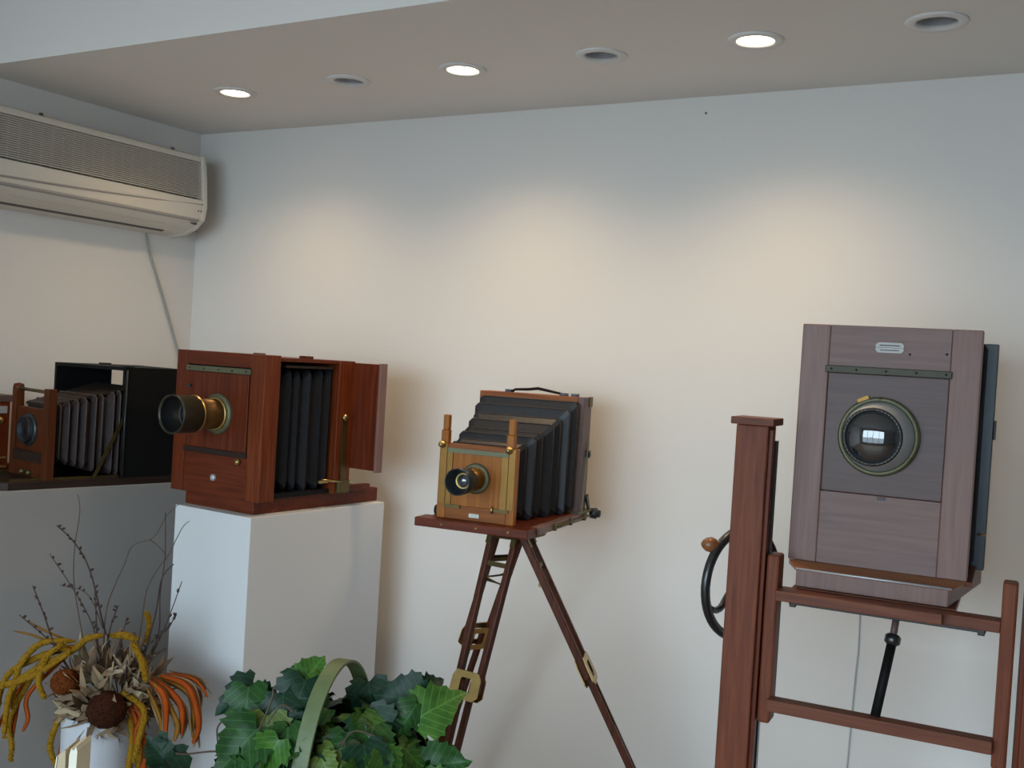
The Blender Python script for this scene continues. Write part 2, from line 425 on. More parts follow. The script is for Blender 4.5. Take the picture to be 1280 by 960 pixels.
# ------------------------------------------------------------------ bellows
def bellows(y0, r0, y1, r1, n, amp, sag=None, k0=1.0, mat=None, edge=None, parent=None, seed=1):
    # r = (xmin, xmax, zmin, zmax); uneven pleats run from y0 to y1, with worn brown strips painting in highlights on the outer folds
    rnd = random.Random(seed); rings = []; mb = MB()
    for i in range(2*n+1):
        s = i/(2*n); q = s**k0
        xa, xb, za, zb = [a+(b-a)*q for a, b in zip(r0, r1)]
        dz = sag(s) if sag else 0
        inner = 0 < i < 2*n
        e = (amp if i % 2 else -amp)*(rnd.uniform(.6, 1.25) if inner else 1)
        c = .010
        st = (y1-y0)/(2*n)
        y = y0+(y1-y0)*s + (rnd.uniform(-.3, .3)*st if inner else 0)
        xa -= e; xb += e; za -= e; zb += e
        rings.append([(xa+c, y, za+dz), (xb-c, y, za+dz), (xb, y, za+c+dz), (xb, y, zb-c+dz), (xb-c, y, zb+dz), (xa+c, y, zb+dz), (xa, y, zb-c+dz), (xa, y, za+c+dz)])
    vs = [p for r in rings for p in r]; m = 8
    fs = [(i*m+k, i*m+(k+1) % m, (i+1)*m+(k+1) % m, (i+1)*m+k) for i in range(len(rings)-1) for k in range(m)]
    fs += [tuple(range(m)), tuple(range((len(rings)-1)*m, len(rings)*m))]
    o = mb.add(vs, fs).build('bellows', mat, parent)
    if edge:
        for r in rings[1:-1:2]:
            MB().tube([r[2], r[3], r[4], r[5], r[6], r[7]], .0022, 6).build('fold_highlight', edge, o)
    return o

def screw(parent, x, y, z, r=.004, mat='brass', axis='y', d=-.003):
    prof = [(r, 0), (r*.8, d), (.0001, d*1.2)]
    return MB().lathe(prof, (x, y, z), axis, 12).build('screw', M[mat], parent)

# ------------------------------------------------------------------ mahogany box camera on the white plinth
def mahogany_camera():
    t = thing('box_camera', 'reddish mahogany box camera with brass barrel lens on the white plinth', 'camera', (*P2, 1.068), A2)
    z0 = 1.068
    Z = lambda z: z-z0
    # base
    bs = MB().box(-.365, -.035, .035, .655, 0, .050).build('base', M['mahog_x'], t, .003)
    # front box as a frame: stiles, rails and a lens board
    x0, x1, yf, yb = -.425, 0.0, .02, .088
    zb, zt = Z(1.112), Z(1.591)
    box(x0, x0+.058, yf, yb, zb, zt).build('front_stile', M['mahog'], t, .002)
    box(x1-.066, x1, yf, yb, zb, zt).build('front_stile', M['mahog_lit'], t, .002)
    box(x0+.058, x1-.066, yf, yb, Z(1.545), zt).build('front_rail', M['mahog_x'], t, .002)
    box(x0+.058, x1-.066, yf+.003, yb, zb, Z(1.248)).build('front_panel', M['mahog_x'], t, .001)
    lb = box(x0+.060, x1-.068, yf-.004, yb-.02, Z(1.268), Z(1.522)).build('lens_board', M['mahog'], t, .002)
    box(x0+.058, x1-.066, yf+.005, yb, Z(1.522), Z(1.545)).build('board_groove', M['black'], t)
    box(x0+.058, x1-.064, yf-.006, yb-.02, Z(1.249), Z(1.268)).build('lower_cleat', M['bed_dark'], t, .002)
    st = MB().box(-.368, -.060, yf-.008, yf+.006, Z(1.523), Z(1.541)).build('top_strip', M['brass_g'], t, .001, 'pale brass strip above the lens board')
    for x in (-.35, -.28, -.21, -.145, -.08): screw(st, x, yf-.008, Z(1.532), .0035, 'brass_d')
    # latch and keyhole plate
    MB().lathe([(.011, .004), (.011, -.003), (.006, -.006), (.0001, -.004)], (-.217, yf, Z(1.172)), 'y', 20).build('knob', M['silver'], t)
    MB().lathe([(.010, .002), (.008, -.005), (.0001, -.007)], (-.101, yf-.006, Z(1.236)), 'y', 16).build('catch', M['brass'], t).scale = (1, 1, 1)
    box(-.356, -.340, yf-.010, yf, Z(1.466), Z(1.476)).build('stop_block', M['gunmetal'], t, .001)
    # lens
    lx, lz = -.205, Z(1.386)
    ln = thing_part('lens', t)
    yl = yf-.004
    MB().lathe([(.068, yl), (.068, yl-.006), (.060, yl-.011), (.050, yl-.011)], (lx, 0, lz)).build('flange', M['brass_g'], ln)
    MB().lathe([(.054, yl-.010), (.056, yl-.014), (.054, yl-.018), (.050, yl-.018)], (lx, 0, lz)).build('flange_ring', M['brass'], ln)
    MB().lathe([(.050, yl-.010), (.050, yl-.108), (.046, yl-.108)], (lx, 0, lz)).build('barrel', M['barrel'], ln)
    MB().lathe([(.050, yl-.098), (.055, yl-.099), (.060, yl-.104), (.0615, yl-.180), (.0635, yl-.186), (.0635, yl-.192), (.059, yl-.192), (.056, yl-.14), (.048, yl-.112)], (lx, 0, lz)).build('hood', M['hood'], ln)
    MB().lathe([(.0565, yl-.188), (.0555, yl-.12), (.044, yl-.118)], (lx, 0, lz)).build('hood_lining', M['lensin'], ln)
    MB().lathe([(.061, yl-.100), (.0625, yl-.104), (.061, yl-.108)], (lx, 0, lz)).build('hood_bead', M['brass'], ln)
    MB().lathe([(.046, yl-.118), (.035, yl-.126), (.02, yl-.131), (.0001, yl-.133)], (lx, 0, lz)).build('glass', M['glass'], ln)
    # body between front and rear
    rt = Z(1.584)
    box(x0+.01, x1-.004, yb, .375, rt-.012, rt).build('top_board', M['mahog_x'], t, .001)
    box(-.25, -.225, .20, .235, rt, rt+.010).build('top_latch', M['mahog'], t, .001)
    box(-.045, -.012, .215, .25, rt, rt+.010).build('top_latch', M['mahog'], t, .001)
    box(x0+.01, x0+.03, yb, .375, Z(1.13), rt-.012).build('side_wall', M['mahog_lit'], t)
    box(x0+.02, x1-.02, .05, .40, .050, .066).build('bed', M['black'], t)
    bellows(.088, (-.39, -.035, Z(1.17), Z(1.550)), .375, (-.40, -.028, Z(1.15), Z(1.555)), 6, .011, lambda s: -.018*math.sin(math.pi*s), mat=M['bellows'], parent=t)
    box(x0+.03, x1-.010, .12, .35, Z(1.552), Z(1.560)).build('bellows_stay', M['bellows_top'], t)
    # rear standard
    box(x0, x0+.05, .372, .452, Z(1.118), rt).build('rear_stile', M['mahog'], t, .002)
    box(x1-.05, x1, .372, .452, Z(1.118), rt).build('rear_stile', M['mahog_lit'], t, .002)
    box(x0+.05, x1-.05, .372, .452, rt-.05, rt).build('rear_rail', M['mahog_x'], t, .002)
    box(x0+.05, x1-.05, .372, .452, Z(1.118), Z(1.165)).build('rear_rail', M['mahog_x'], t, .002)
    box(x0+.05, x1-.05, .438, .450, Z(1.165), rt-.05).build('focusing_panel', M['black'], t)
    # open back door
    d = thing_part('back_door', t)
    box(-.001, .118, .450, .458, Z(1.205), Z(1.579)).build('door_panel', M['mahog'], d, .001)
    box(.118, .128, .442, .476, Z(1.200), Z(1.582)).build('door_edge', M['board'], d, .001)  # paler wood paints in the light on the door's edge
    for zz in (1.26, 1.52): MB().tube([(.002, .455, Z(zz)), (.002, .455, Z(zz)+.03)], .005, 8).build('hinge', M['brass_d'], d)
    # brass focusing bracket on the right side
    br = thing_part('focus_bracket', t)
    MB().bar((.003, .405, Z(1.385)), (.006, .412, Z(1.130)), .005, .024, (1, 0, 0)).build('strut', M['brass_d'], br)
    MB().lathe([(.0001, -.002), (.013, -.002), (.013, .008), (.0001, .010)], (.004, .408, Z(1.385)), 'x', 18).build('strut_knob', M['brass'], br)
    box(-.010, .010, .385, .445, Z(1.119), Z(1.165)).build('bracket_plate', M['brass_d'], br, .002)
    MB().tube([(.006, .405, Z(1.158)), (.012, .30, Z(1.172))], .004, 8).build('rod', M['brass'], br)
    box(.000, .008, .29, .335, Z(1.160), Z(1.168)).build('clamp_tongue', M['brass'], br)
    box(-.035, -.010, .40, .58, .050, .072).build('rack_block', M['mahog_x'], t, .002)

def thing_part(name, parent):
    o = bpy.data.objects.new(name, None); COL.objects.link(o); o.parent = parent; o.empty_display_size = .03
    return o
mahogany_camera()

# ------------------------------------------------------------------ bellows camera on the grey plinth, both coloured darker for the shaded corner
def dark_camera():
    z0 = 1.10
    t = thing('bellows_camera', 'black-bodied bellows camera with orange wood lens standard beside the wall', 'camera', (*P1, z0), A1)
    Z = lambda z: z-z0
    MB().prism([(-.30, -.035), (-.27, -.075), (-.03, -.075), (0, -.035), (0, .60), (-.30, .60)], 0, .026, 'z').build('bed', M['bed_dark'], t, .002)
    box(-.285, -.27, -.02, .36, .026, .034).build('bed_rail', M['brass_d'], t); box(-.03, -.015, -.02, .36, .026, .034).build('bed_rail', M['brass_d'], t)
    # front standard
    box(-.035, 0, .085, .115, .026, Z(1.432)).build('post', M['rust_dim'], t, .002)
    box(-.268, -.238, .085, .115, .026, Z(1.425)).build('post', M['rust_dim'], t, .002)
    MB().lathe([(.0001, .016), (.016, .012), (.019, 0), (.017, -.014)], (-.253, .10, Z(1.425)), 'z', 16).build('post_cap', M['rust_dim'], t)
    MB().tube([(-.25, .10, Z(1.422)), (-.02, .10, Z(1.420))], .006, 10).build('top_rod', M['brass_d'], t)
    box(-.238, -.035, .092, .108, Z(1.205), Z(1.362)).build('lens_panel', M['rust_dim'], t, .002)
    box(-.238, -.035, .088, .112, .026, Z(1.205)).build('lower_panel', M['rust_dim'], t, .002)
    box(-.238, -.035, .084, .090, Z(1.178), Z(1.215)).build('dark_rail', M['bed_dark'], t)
    ln = thing_part('lens', t)
    c = (-.140, .0, Z(1.287))
    MB().lathe([(.056, .092), (.056, .086), (.046, .083)], c).build('flange', M['gunmetal'], ln)
    MB().lathe([(.046, .086), (.045, .073), (.041, .070), (.040, .084), (.0001, .084)], c).build('barrel', M['gunmetal'], ln)
    MB().lathe([(.0455, .073), (.047, .070), (.0445, .067), (.041, .070)], c).build('rim', M['gunmetal'], ln)
    MB().lathe([(.040, .080), (.02, .075), (.0001, .073)], c).build('glass', M['glass'], ln)
    for x in (-.16, -.11): MB().lathe([(.010, .088), (.010, .074), (.0001, .072)], (x, 0, Z(1.142)), 'y', 14).build('screw', M['brass_d'], t)
    # bellows
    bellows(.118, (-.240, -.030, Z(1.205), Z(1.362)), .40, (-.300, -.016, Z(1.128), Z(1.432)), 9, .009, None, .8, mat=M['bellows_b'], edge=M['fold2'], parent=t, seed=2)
    MB().add([(-.235, .12, Z(1.377)), (-.05, .12, Z(1.377)), (-.035, .40, Z(1.448)), (-.28, .40, Z(1.448)), (-.235, .12, Z(1.369)), (-.05, .12, Z(1.369)), (-.035, .40, Z(1.438)), (-.28, .40, Z(1.438))],
             [(0,1,2,3),(4,7,6,5),(0,4,5,1),(1,5,6,2),(2,6,7,3),(3,7,4,0)]).build('bellows_top', M['bellows_top'], t)
    # rear box: near wall, far panels, top board, back
    box(-.012, 0, .362, .60, .026, Z(1.503)).build('side_wall', M['black'], t, .001)
    box(-.345, -.330, .27, .485, .026, Z(1.503)).build('far_panel', M['black'], t)
    box(-.345, -.330, .54, .60, .026, Z(1.503)).build('far_panel', M['black'], t)
    box(-.330, -.012, .588, .60, .026, Z(1.503)).build('back_panel', M['black'], t)
    MB().prism([(-.345, .27), (-.31, .27), (0, .355), (0, .60), (-.345, .60)], Z(1.503), Z(1.515), 'z').build('top_board', M['black'], t)
    MB().tube([(.001, .362, .03), (.001, .362, Z(1.505))], .004, 6).build('edge_bead', M['gunmetal'], t)
    for x, y in ((-.30, .44), (-.02, .375)): box(x-.012, x+.012, y-.02, y+.02, Z(1.515), Z(1.521)).build('top_hinge', M['gunmetal'], t, .002)
    MB().bar((-.008, .36, Z(1.33)), (-.008, .26, .028), .004, .012).build('stay', M['brass_d'], t)
dark_camera()

def side_camera():
    z0 = 1.10
    t = thing('wooden_camera', 'small brown wooden camera with brass fittings squeezed against the side wall', 'camera', (-3.535, 2.2, z0), R(0))
    box(-.085, .06, -.19, .215, .045, .265).build('body', M['mahog'], t, .003)
    box(-.088, .064, -.19, .222, .265, .290).build('lid', M['board_d'], t, .003)
    box(-.088, .066, -.20, .23, 0, .045).build('base', M['mahog_x'], t, .003)
    MB().lathe([(.045, .06), (.045, .10), (.040, .105), (.036, .07), (.0001, .07)], (0, .05, .16), 'x', 28).build('lens_barrel', M['gunmetal'], t)
    box(.06, .066, .155, .20, .225, .25).build('name_plate', M['silver'], t)
    for z in (.030, .062): MB().tube([(.070, -.15, z), (.070, .20, z+.004)], .0045, 8).build('brass_rail', M['brass'], t)
    MB().lathe([(.0001, .075), (.012, .073), (.012, .062)], (0, .17, .20), 'x', 14).build('knob', M['brass'], t)
side_camera()

# ------------------------------------------------------------------ field camera on its tripod
PF = (-1.45, 2.63); AF = R(7.56); ZF = 1.12
def field_camera():
    t = thing('field_camera', 'amber wooden field camera with black bellows standing on the wooden tripod', 'camera', (*PF, ZF), AF)
    Z = lambda z: z-ZF
    MB().prism([(-.36, 0), (0, 0), (0, .07), (-.02, .075), (-.02, .575), (-.34, .575), (-.34, .075), (-.36, .07)], 0, .026, 'z').build('bed', M['mahog_x'], t, .003)
    for x in (-.27, -.16, -.06): screw(t, x, 0, .013, .004)
    # scale rail along the right side, with rack and knobs
    box(-.02, .008, .075, .50, .004, .026).build('scale_rail', M['board_x'], t, .002)
    MB().tube([(.012, .20, .015), (.012, .52, .015)], .0035, 8).build('rack_rod', M['brass_d'], t)
    for y in (.19, .33, .46): box(.006, .016, y-.006, y+.006, .004, .026).build('rod_bracket', M['brass_d'], t, .001)
    MB().lathe([(.0001, -.01), (.017, -.008), (.018, .012), (.012, .016), (.012, .024), (.0001, .025)], (.012, .545, .018), 'x', 18).build('focus_knob', M['gunmetal'], t)
    MB().lathe([(.0001, -.04), (.015, -.038), (.017, -.020), (.010, -.018), (.0001, 0)], (-.300, .095, .040), 'x', 16).build('focus_knob', M['gunmetal'], t)
    box(-.05, .012, .43, .53, .026, .034).build('rear_shoe', M['brass_g'], t, .001)
    # front standard frame
    yf, yb = .045, .068
    box(-.312, -.285, yf, yb, .026, Z(1.367)).build('stile', M['rust'], t, .002)
    box(-.090, -.065, yf, yb, .026, Z(1.367)).build('stile', M['rust'], t, .002)
    box(-.285, -.090, yf+.001, yb, Z(1.352), Z(1.367)).build('rail', M['rust_x'], t, .001)
    box(-.285, -.090, yf+.001, yb, .026, Z(1.187)).build('rail', M['rust_x'], t, .002)
    lb = box(-.268, -.112, yf+.002, yb-.004, Z(1.187), Z(1.352)).build('lens_board', M['rust'], t, .001)
    box(-.285, -.268, yf-.001, yb-.004, Z(1.187), Z(1.352)).build('brass_edge', M['lacq'], t, .001)
    box(-.112, -.090, yf-.001, yb-.004, Z(1.187), Z(1.352)).build('brass_edge', M['lacq'], t, .001)
    box(-.285, -.090, yf-.002, yf+.002, Z(1.340), Z(1.354)).build('brass_strip', M['brass_g'], t, .0005)
    box(-.307, -.287, yf-.002, yf, Z(1.190), Z(1.364)).build('brass_plate', M['lacq'], t)
    box(-.088, -.068, yf-.002, yf, Z(1.190), Z(1.364)).build('brass_plate', M['lacq'], t)
    box(-.29, -.235, yf-.004, yf+.001, Z(1.178), Z(1.188)).build('brass_clip', M['brass_d'], t)
    box(-.13, -.082, yf-.004, yf+.001, Z(1.180), Z(1.189)).build('brass_clip', M['brass_d'], t)
    MB().tube([(-.132, yf-.006, Z(1.196)), (-.132, yf-.006, Z(1.176))], [.003, .005], 8).build('catch', M['brass'], t)
    # guide posts above the frame
    for xa, xb in ((-.311, -.287), (-.101, -.077)):
        box(xa, xb, yf+.002, yb, Z(1.367), Z(1.405)).build('guide_post', M['rust'], t, .002)
        box(xa+.003, xb-.001, yf+.004, yb-.002, Z(1.405), Z(1.450)).build('guide_post', M['rust'], t, .003)
    for x in (-.303, -.088):
        MB().lathe([(.0001, -.016), (.007, -.015), (.008, -.006), (.011, -.004), (.011, 0)], (x, yf-.002, Z(1.362)), 'y', 14).build('thumb_screw', M['brass'], t)
    ivp = box(-.205, -.172, yf-.003, yf+.001, Z(1.156), Z(1.168)).build('ivory_plate', M['ivory'], t, .001, 'small ivory maker plate')
    for k, w in enumerate((.020, .024)): box(-.188-w/2, -.188+w/2, yf-.0034, yf-.003, Z(1.1635)-k*.0045, Z(1.1645)-k*.0045).build('engraving', M['nick'], ivp)
    # lens
    c = (-.190, 0, Z(1.271)); ln = thing_part('lens', t)
    MB().lathe([(.045, yf+.002), (.045, yf-.004), (.038, yf-.007), (.030, yf-.007)], c).build('flange', M['brass_g'], ln)
    MB().lathe([(.033, yf-.006), (.035, yf-.010), (.033, yf-.014)], c).build('flange_ring', M['brass'], ln)
    MB().lathe([(.031, yf-.006), (.031, yf-.075), (.028, yf-.075)], c).build('barrel', M['lacq'], ln)
    MB().lathe([(.0305, yf-.064), (.036, yf-.066), (.038, yf-.098), (.0385, yf-.128), (.036, yf-.128), (.034, yf-.10), (.020, yf-.085)], c).build('hood', M['gunmetal'], ln)
    MB().lathe([(.021, yf-.083), (.0235, yf-.087), (.021, yf-.090), (.018, yf-.086)], c).build('glass_ring', M['brass'], ln)
    MB().lathe([(.0205, yf-.084), (.014, yf-.090), (.006, yf-.0925), (.0001, yf-.093)], c).build('glass', M['glass'], ln)
    # rear frame
    ra, rb = .425, .498
    zt = Z(1.517)
    box(-.365, -.343, ra, rb, .030, zt).build('rear_stile', M['rust_x'], t, .002)
    box(-.022, 0, ra, rb, .030, zt).build('rear_stile', M['board_d'], t, .002)
    box(-.343, -.022, ra, rb, zt-.018, zt).build('rear_rail', M['rust_x'], t, .002)
    box(-.343, -.022, ra, rb, .030, .052).build('rear_rail', M['rust_x'], t, .002)
    box(-.343, -.022, rb-.016, rb-.006, .052, zt-.018).build('focusing_screen', M['black'], t)
    box(-.001, .004, rb-.03, rb, zt-.030, zt+.002).build('corner_plate', M['brass_d'], t, .001)
    # leather carrying handle and lugs
    MB().tube([(-.265, .462, zt+.003), (-.255, .462, zt+.010), (-.21, .462, zt+.013), (-.175, .462, zt+.018), (-.14, .462, zt+.013), (-.10, .462, zt+.007), (-.088, .462, zt+.003)], [.005, .004, .0045, .005, .0045, .004, .005], 8).build('carrying_handle', M['black'], t)
    for x in (-.275, -.082, -.045): box(x-.012, x+.010, .452, .474, zt, zt+.009).build('handle_lug', M['gunmetal'], t, .001)
    # bellows
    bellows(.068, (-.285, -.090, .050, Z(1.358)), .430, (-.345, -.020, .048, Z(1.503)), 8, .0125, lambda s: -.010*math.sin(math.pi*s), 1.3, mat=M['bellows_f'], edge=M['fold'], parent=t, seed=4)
    # brass stays on the right
    MB().bar((.006, .475, Z(1.375)), (.008, .438, .03), .003, .007).build('stay', M['brass_g'], t)
    MB().lathe([(.0001, .012), (.012, .010), (.013, 0)], (0, .480, Z(1.335)), 'x', 14).build('stay_knob', M['gunmetal'], t)
    MB().bar((.004, .492, Z(1.20)), (.004, .520, .03), .006, .016).build('swing_hinge', M['gunmetal'], t)
field_camera()

def tripod():
    H = Vector((-1.61, 2.83, ZF))
    t = thing('tripod', 'dark wooden tripod with brass leg plates under the amber field camera', 'tripod', (H.x, H.y, 0))
    o = Vector((H.x, H.y, 0))
    MB().lathe([(.0001, 1.119), (.10, 1.119), (.10, 1.100), (.06, 1.085), (.0001, 1.085)], axis='z', n=36).build('head', M['brass_d'], t)
    legs = [(Vector((-1.66, 2.45, 0)), Vector((-1.618, 2.795, 1.10))), (Vector((-2.08, 3.10, 0)), Vector((-1.632, 2.850, 1.10))), (Vector((-1.02, 3.05, 0)), Vector((-1.575, 2.835, 1.10)))]
    for i, (ft, hd) in enumerate(legs):
        sj = (.415, .355, .375)[i]
        lg = thing_part('leg', t)
        a, b = hd-o, ft-o
        d = (b-a); n = d.normalized()
        sd = Vector((0, 0, 1)).cross(n).normalized()
        P = lambda s, w, q=0.0: a + d*s + sd*w + n.cross(sd)*q
        w0, w1 = .046, .038
        for s in (-1, 1):
            MB().bar(P(0, s*w0), P(sj, s*w1), .020, .022, sd).build('upper_rod', M['tripod'], lg, .004)
            MB().bar(P(sj-.03, s*(w1-.018)), P(.99, s*.012), .016, .020, sd).build('lower_rod', M['tripod'], lg, .003)
        MB().bar(P(sj+.13, 0), P(.99, 0), .030, .016, sd).build('lower_board', M['tripod'], lg, .003)
        MB().bar(P(.99, 0), P(1.0, 0), .012, .012, sd).build('spike', M['gunmetal'], lg)
        MB().bar(P(.085, -w0+.008), P(.085, w0-.008), .014, .014, n).build('spreader', M['brass_d'], lg)
        MB().tube([P(.125, -w0, -.012), P(.13, 0, -.016), P(.135, w0, -.012)], [.007, .003, .003], 8).build('spreader_hook', M['brass_d'], lg)
        for s in (-1, 1): MB().bar(P(.0, s*w0, .013), P(.035, s*w0, .013), .018, .003, sd).build('hinge_plate', M['brass_d'], lg)
        # brass buckle plate joining upper and lower sections, front and rear
        for q in (-.0135, .0135):
            pl = MB()
            c0, c1, hw_ = sj-.052, sj+.018, w1+.014
            outer = [(c0, -hw_*.80), (c0, hw_*.80), (c0+.016, hw_), (c1-.012, hw_*1.02), (c1, hw_*.72), (c1, -hw_*.72), (c1-.012, -hw_*1.02), (c0+.016, -hw_)]
            inner = [(c0+.016, -.016), (c0+.016, .016), (c0+.022, .020), (c1-.020, .020), (c1-.016, .016), (c1-.016, -.016), (c1-.020, -.020), (c0+.022, -.020)]
            vs = []
            for ring in (outer, inner):
                for e in (-.0015, .0015):
                    vs += [P(s_, w_, q+e) for s_, w_ in ring]
            fs = []
            for k in range(8):
                k2 = (k+1) % 8
                fs += [(k, k2, 16+k2, 16+k), (8+k, 24+k, 24+k2, 8+k2), (k, 8+k, 8+k2, k2), (16+k, 16+k2, 24+k2, 24+k)]
            pl.add(vs, fs); pl.build('brass_plate', M['brass'], lg)
tripod()

# ------------------------------------------------------------------ studio camera and its stand
PS = (-.737, 2.72); AS = R(4.5)
def studio_camera():
    z0 = 1.10
    t = thing('studio_camera', 'large weathered studio camera with big glass lens on the wooden stand', 'camera', (*PS, z0), AS)
    Z = lambda z: z-z0
    x0, x1, yb = -.003, .418, .045
    zb, zt = Z(1.160), Z(1.759)
    box(x0, .066, 0, yb, zb, zt).build('front_stile', M['board'], t, .003)
    box(.350, x1, 0, yb, zb, zt).build('front_stile', M['board'], t, .003)
    box(.066, .350, 0.001, yb, Z(1.640), zt).build('front_rail', M['board_x'], t, .002)
    box(.066, .350, 0.001, yb, zb, Z(1.342)).build('front_panel', M['board_x'], t, .002)
    box(.0665, .3495, .004, yb-.01, Z(1.343), Z(1.640)).build('lens_board', M['board_d'], t, .002)
    st = MB().box(.060, .355, -.010, .004, Z(1.6395), Z(1.6575)).build('top_strip', M['olive'], t, .002, 'dull green brass strip above the lens board')
    for x in (.075, .135, .205, .275, .342): screw(st, x, -.010, Z(1.649), .003, 'gunmetal')
    # name plate with notched ends and two engraved lines
    e = .006
    pl = [(.176+e, 1.720), (.242-e, 1.720), (.242, 1.714), (.242, 1.7105), (.240, 1.7075), (.242, 1.7045), (.242, 1.701), (.242-e, 1.695), (.176+e, 1.695), (.176, 1.701), (.176, 1.7045), (.178, 1.7075), (.176, 1.7105), (.176, 1.714)]
    np_ = MB().prism([(x, Z(z)) for x, z in pl], -.003, .002, 'y').build('name_plate', M['nick'], t, 0, 'small notched silver name plate')
    box(.185, .233, -.0036, -.003, Z(1.7115), Z(1.7145)).build('engraving', M['print'], np_)
    box(.180, .238, -.0036, -.003, Z(1.7068), Z(1.7078)).build('engraving', M['print'], np_)
    box(.187, .231, -.0036, -.003, Z(1.7000), Z(1.7025)).build('engraving', M['print'], np_)
    screw(t, .256, .001, Z(1.694), .003, 'gunmetal'); screw(t, .340, .001, Z(1.698), .003, 'gunmetal')
    box(.203, .222, -.004, .003, Z(1.333), Z(1.339)).build('board_catch', M['gunmetal'], t, .001)
    # lens, turned a little outwards
    ln = thing_part('lens', t); ln.location = (.196, .004, Z(1.488)); ln.rotation_euler = (R(-1), 0, R(-4))
    MB().lathe([(.098, .012), (.098, -.006), (.094, -.012), (.089, -.013), (.086, -.008)]).build('flange', M['brass_g'], ln)
    MB().lathe([(.0865, -.004), (.0845, -.012), (.0765, -.050), (.0715, -.068), (.0690, -.0715)]).build('barrel', M['silver'], ln)
    MB().lathe([(.070, -.070), (.071, -.078), (.069, -.081), (.063, -.0815), (.060, -.074)]).build('retaining_ring', M['lensin'], ln)
    en = MB()
    for k in range(44):
        w = 2*math.pi*k/44
        if k % 11 in (0, 1): continue
        c, s = math.cos(w), math.sin(w)
        en.bar((c*.0645, -.0818, s*.0645), (c*.0675, -.0818, s*.0675), .0022, .0006, (-s, 0, c))
    en.build('ring_engraving', M['brass_g'], ln)
    MB().lathe([(.0625, -.074)] + [(.060*math.sin(a*.1)/math.sin(1.0)+1e-5, -.076-.016*(math.cos(a*.1)-math.cos(1.0))/(1-math.cos(1.0))) for a in range(10, -1, -1)], n=56).build('glass', M['glass'], ln)
    for w in (90, 210, 330): screw(ln, .0935*math.cos(R(w)), -.011, .0935*math.sin(R(w)), .003, 'brass_d')
    MB().add([(-.055, -.004, .088), (-.030, -.004, .100), (-.026, -.004, .092), (-.052, -.004, .080), (-.055, -.012, .088), (-.030, -.012, .100), (-.026, -.012, .092), (-.052, -.012, .080)],
             [(0,1,2,3),(4,7,6,5),(0,4,5,1),(1,5,6,2),(2,6,7,3),(3,7,4,0)]).build('mount_tab', M['lacq'], ln)
    # bellows and rear frame
    bellows(.045, (.025, .400, Z(1.18), Z(1.730)), .27, (.02, .418, Z(1.17), Z(1.728)), 6, .008, mat=M['bellows'], parent=t)
    box(.0, .030, .27, .33, Z(1.150), Z(1.738)).build('rear_stile', M['board_d'], t, .002)
    box(.415, .446, .27, .33, Z(1.150), Z(1.738)).build('rear_stile', M['gunmetal'], t, .002)
    box(.030, .415, .27, .33, Z(1.70), Z(1.738)).build('rear_rail', M['board_d'], t, .002)
    box(.030, .415, .27, .33, Z(1.150), Z(1.19)).build('rear_rail', M['board_d'], t, .002)
    box(.030, .415, .315, .325, Z(1.19), Z(1.70)).build('focusing_panel', M['black'], t)
    box(.446, .452, .285, .31, Z(1.49), Z(1.54)).build('side_catch', M['gunmetal'], t, .002)
    MB().tube([(.425, .265, Z(1.243)), (.447, .265, Z(1.243))], .003, 8).build('brass_pin', M['brass'], t)
    # bed with its moulded front edge
    MB().prism([(.028, -.045), (.383, -.045), (.440, .36), (.020, .36)], .001, .048, 'z').build('bed', M['board'], t, .003)
    MB().add([(.000, .001, .060), (.418, .001, .060), (.390, -.048, .046), (.026, -.048, .046), (.000, .001, .048), (.418, .001, .048), (.390, -.048, .041), (.026, -.048, .041)],
             [(0,1,2,3),(4,7,6,5),(0,4,5,1),(1,5,6,2),(2,6,7,3),(3,7,4,0)]).build('moulding', M['knobw'], t, .001)
    MB().tube([(.027, -.048, .0455), (.389, -.048, .0455)], .0025, 8).build('moulding_bead', M['silver'], t)
    box(.010, .43, .001, .34, .048, .060).build('bed_slide', M['mahog_x'], t, .001)
studio_camera()

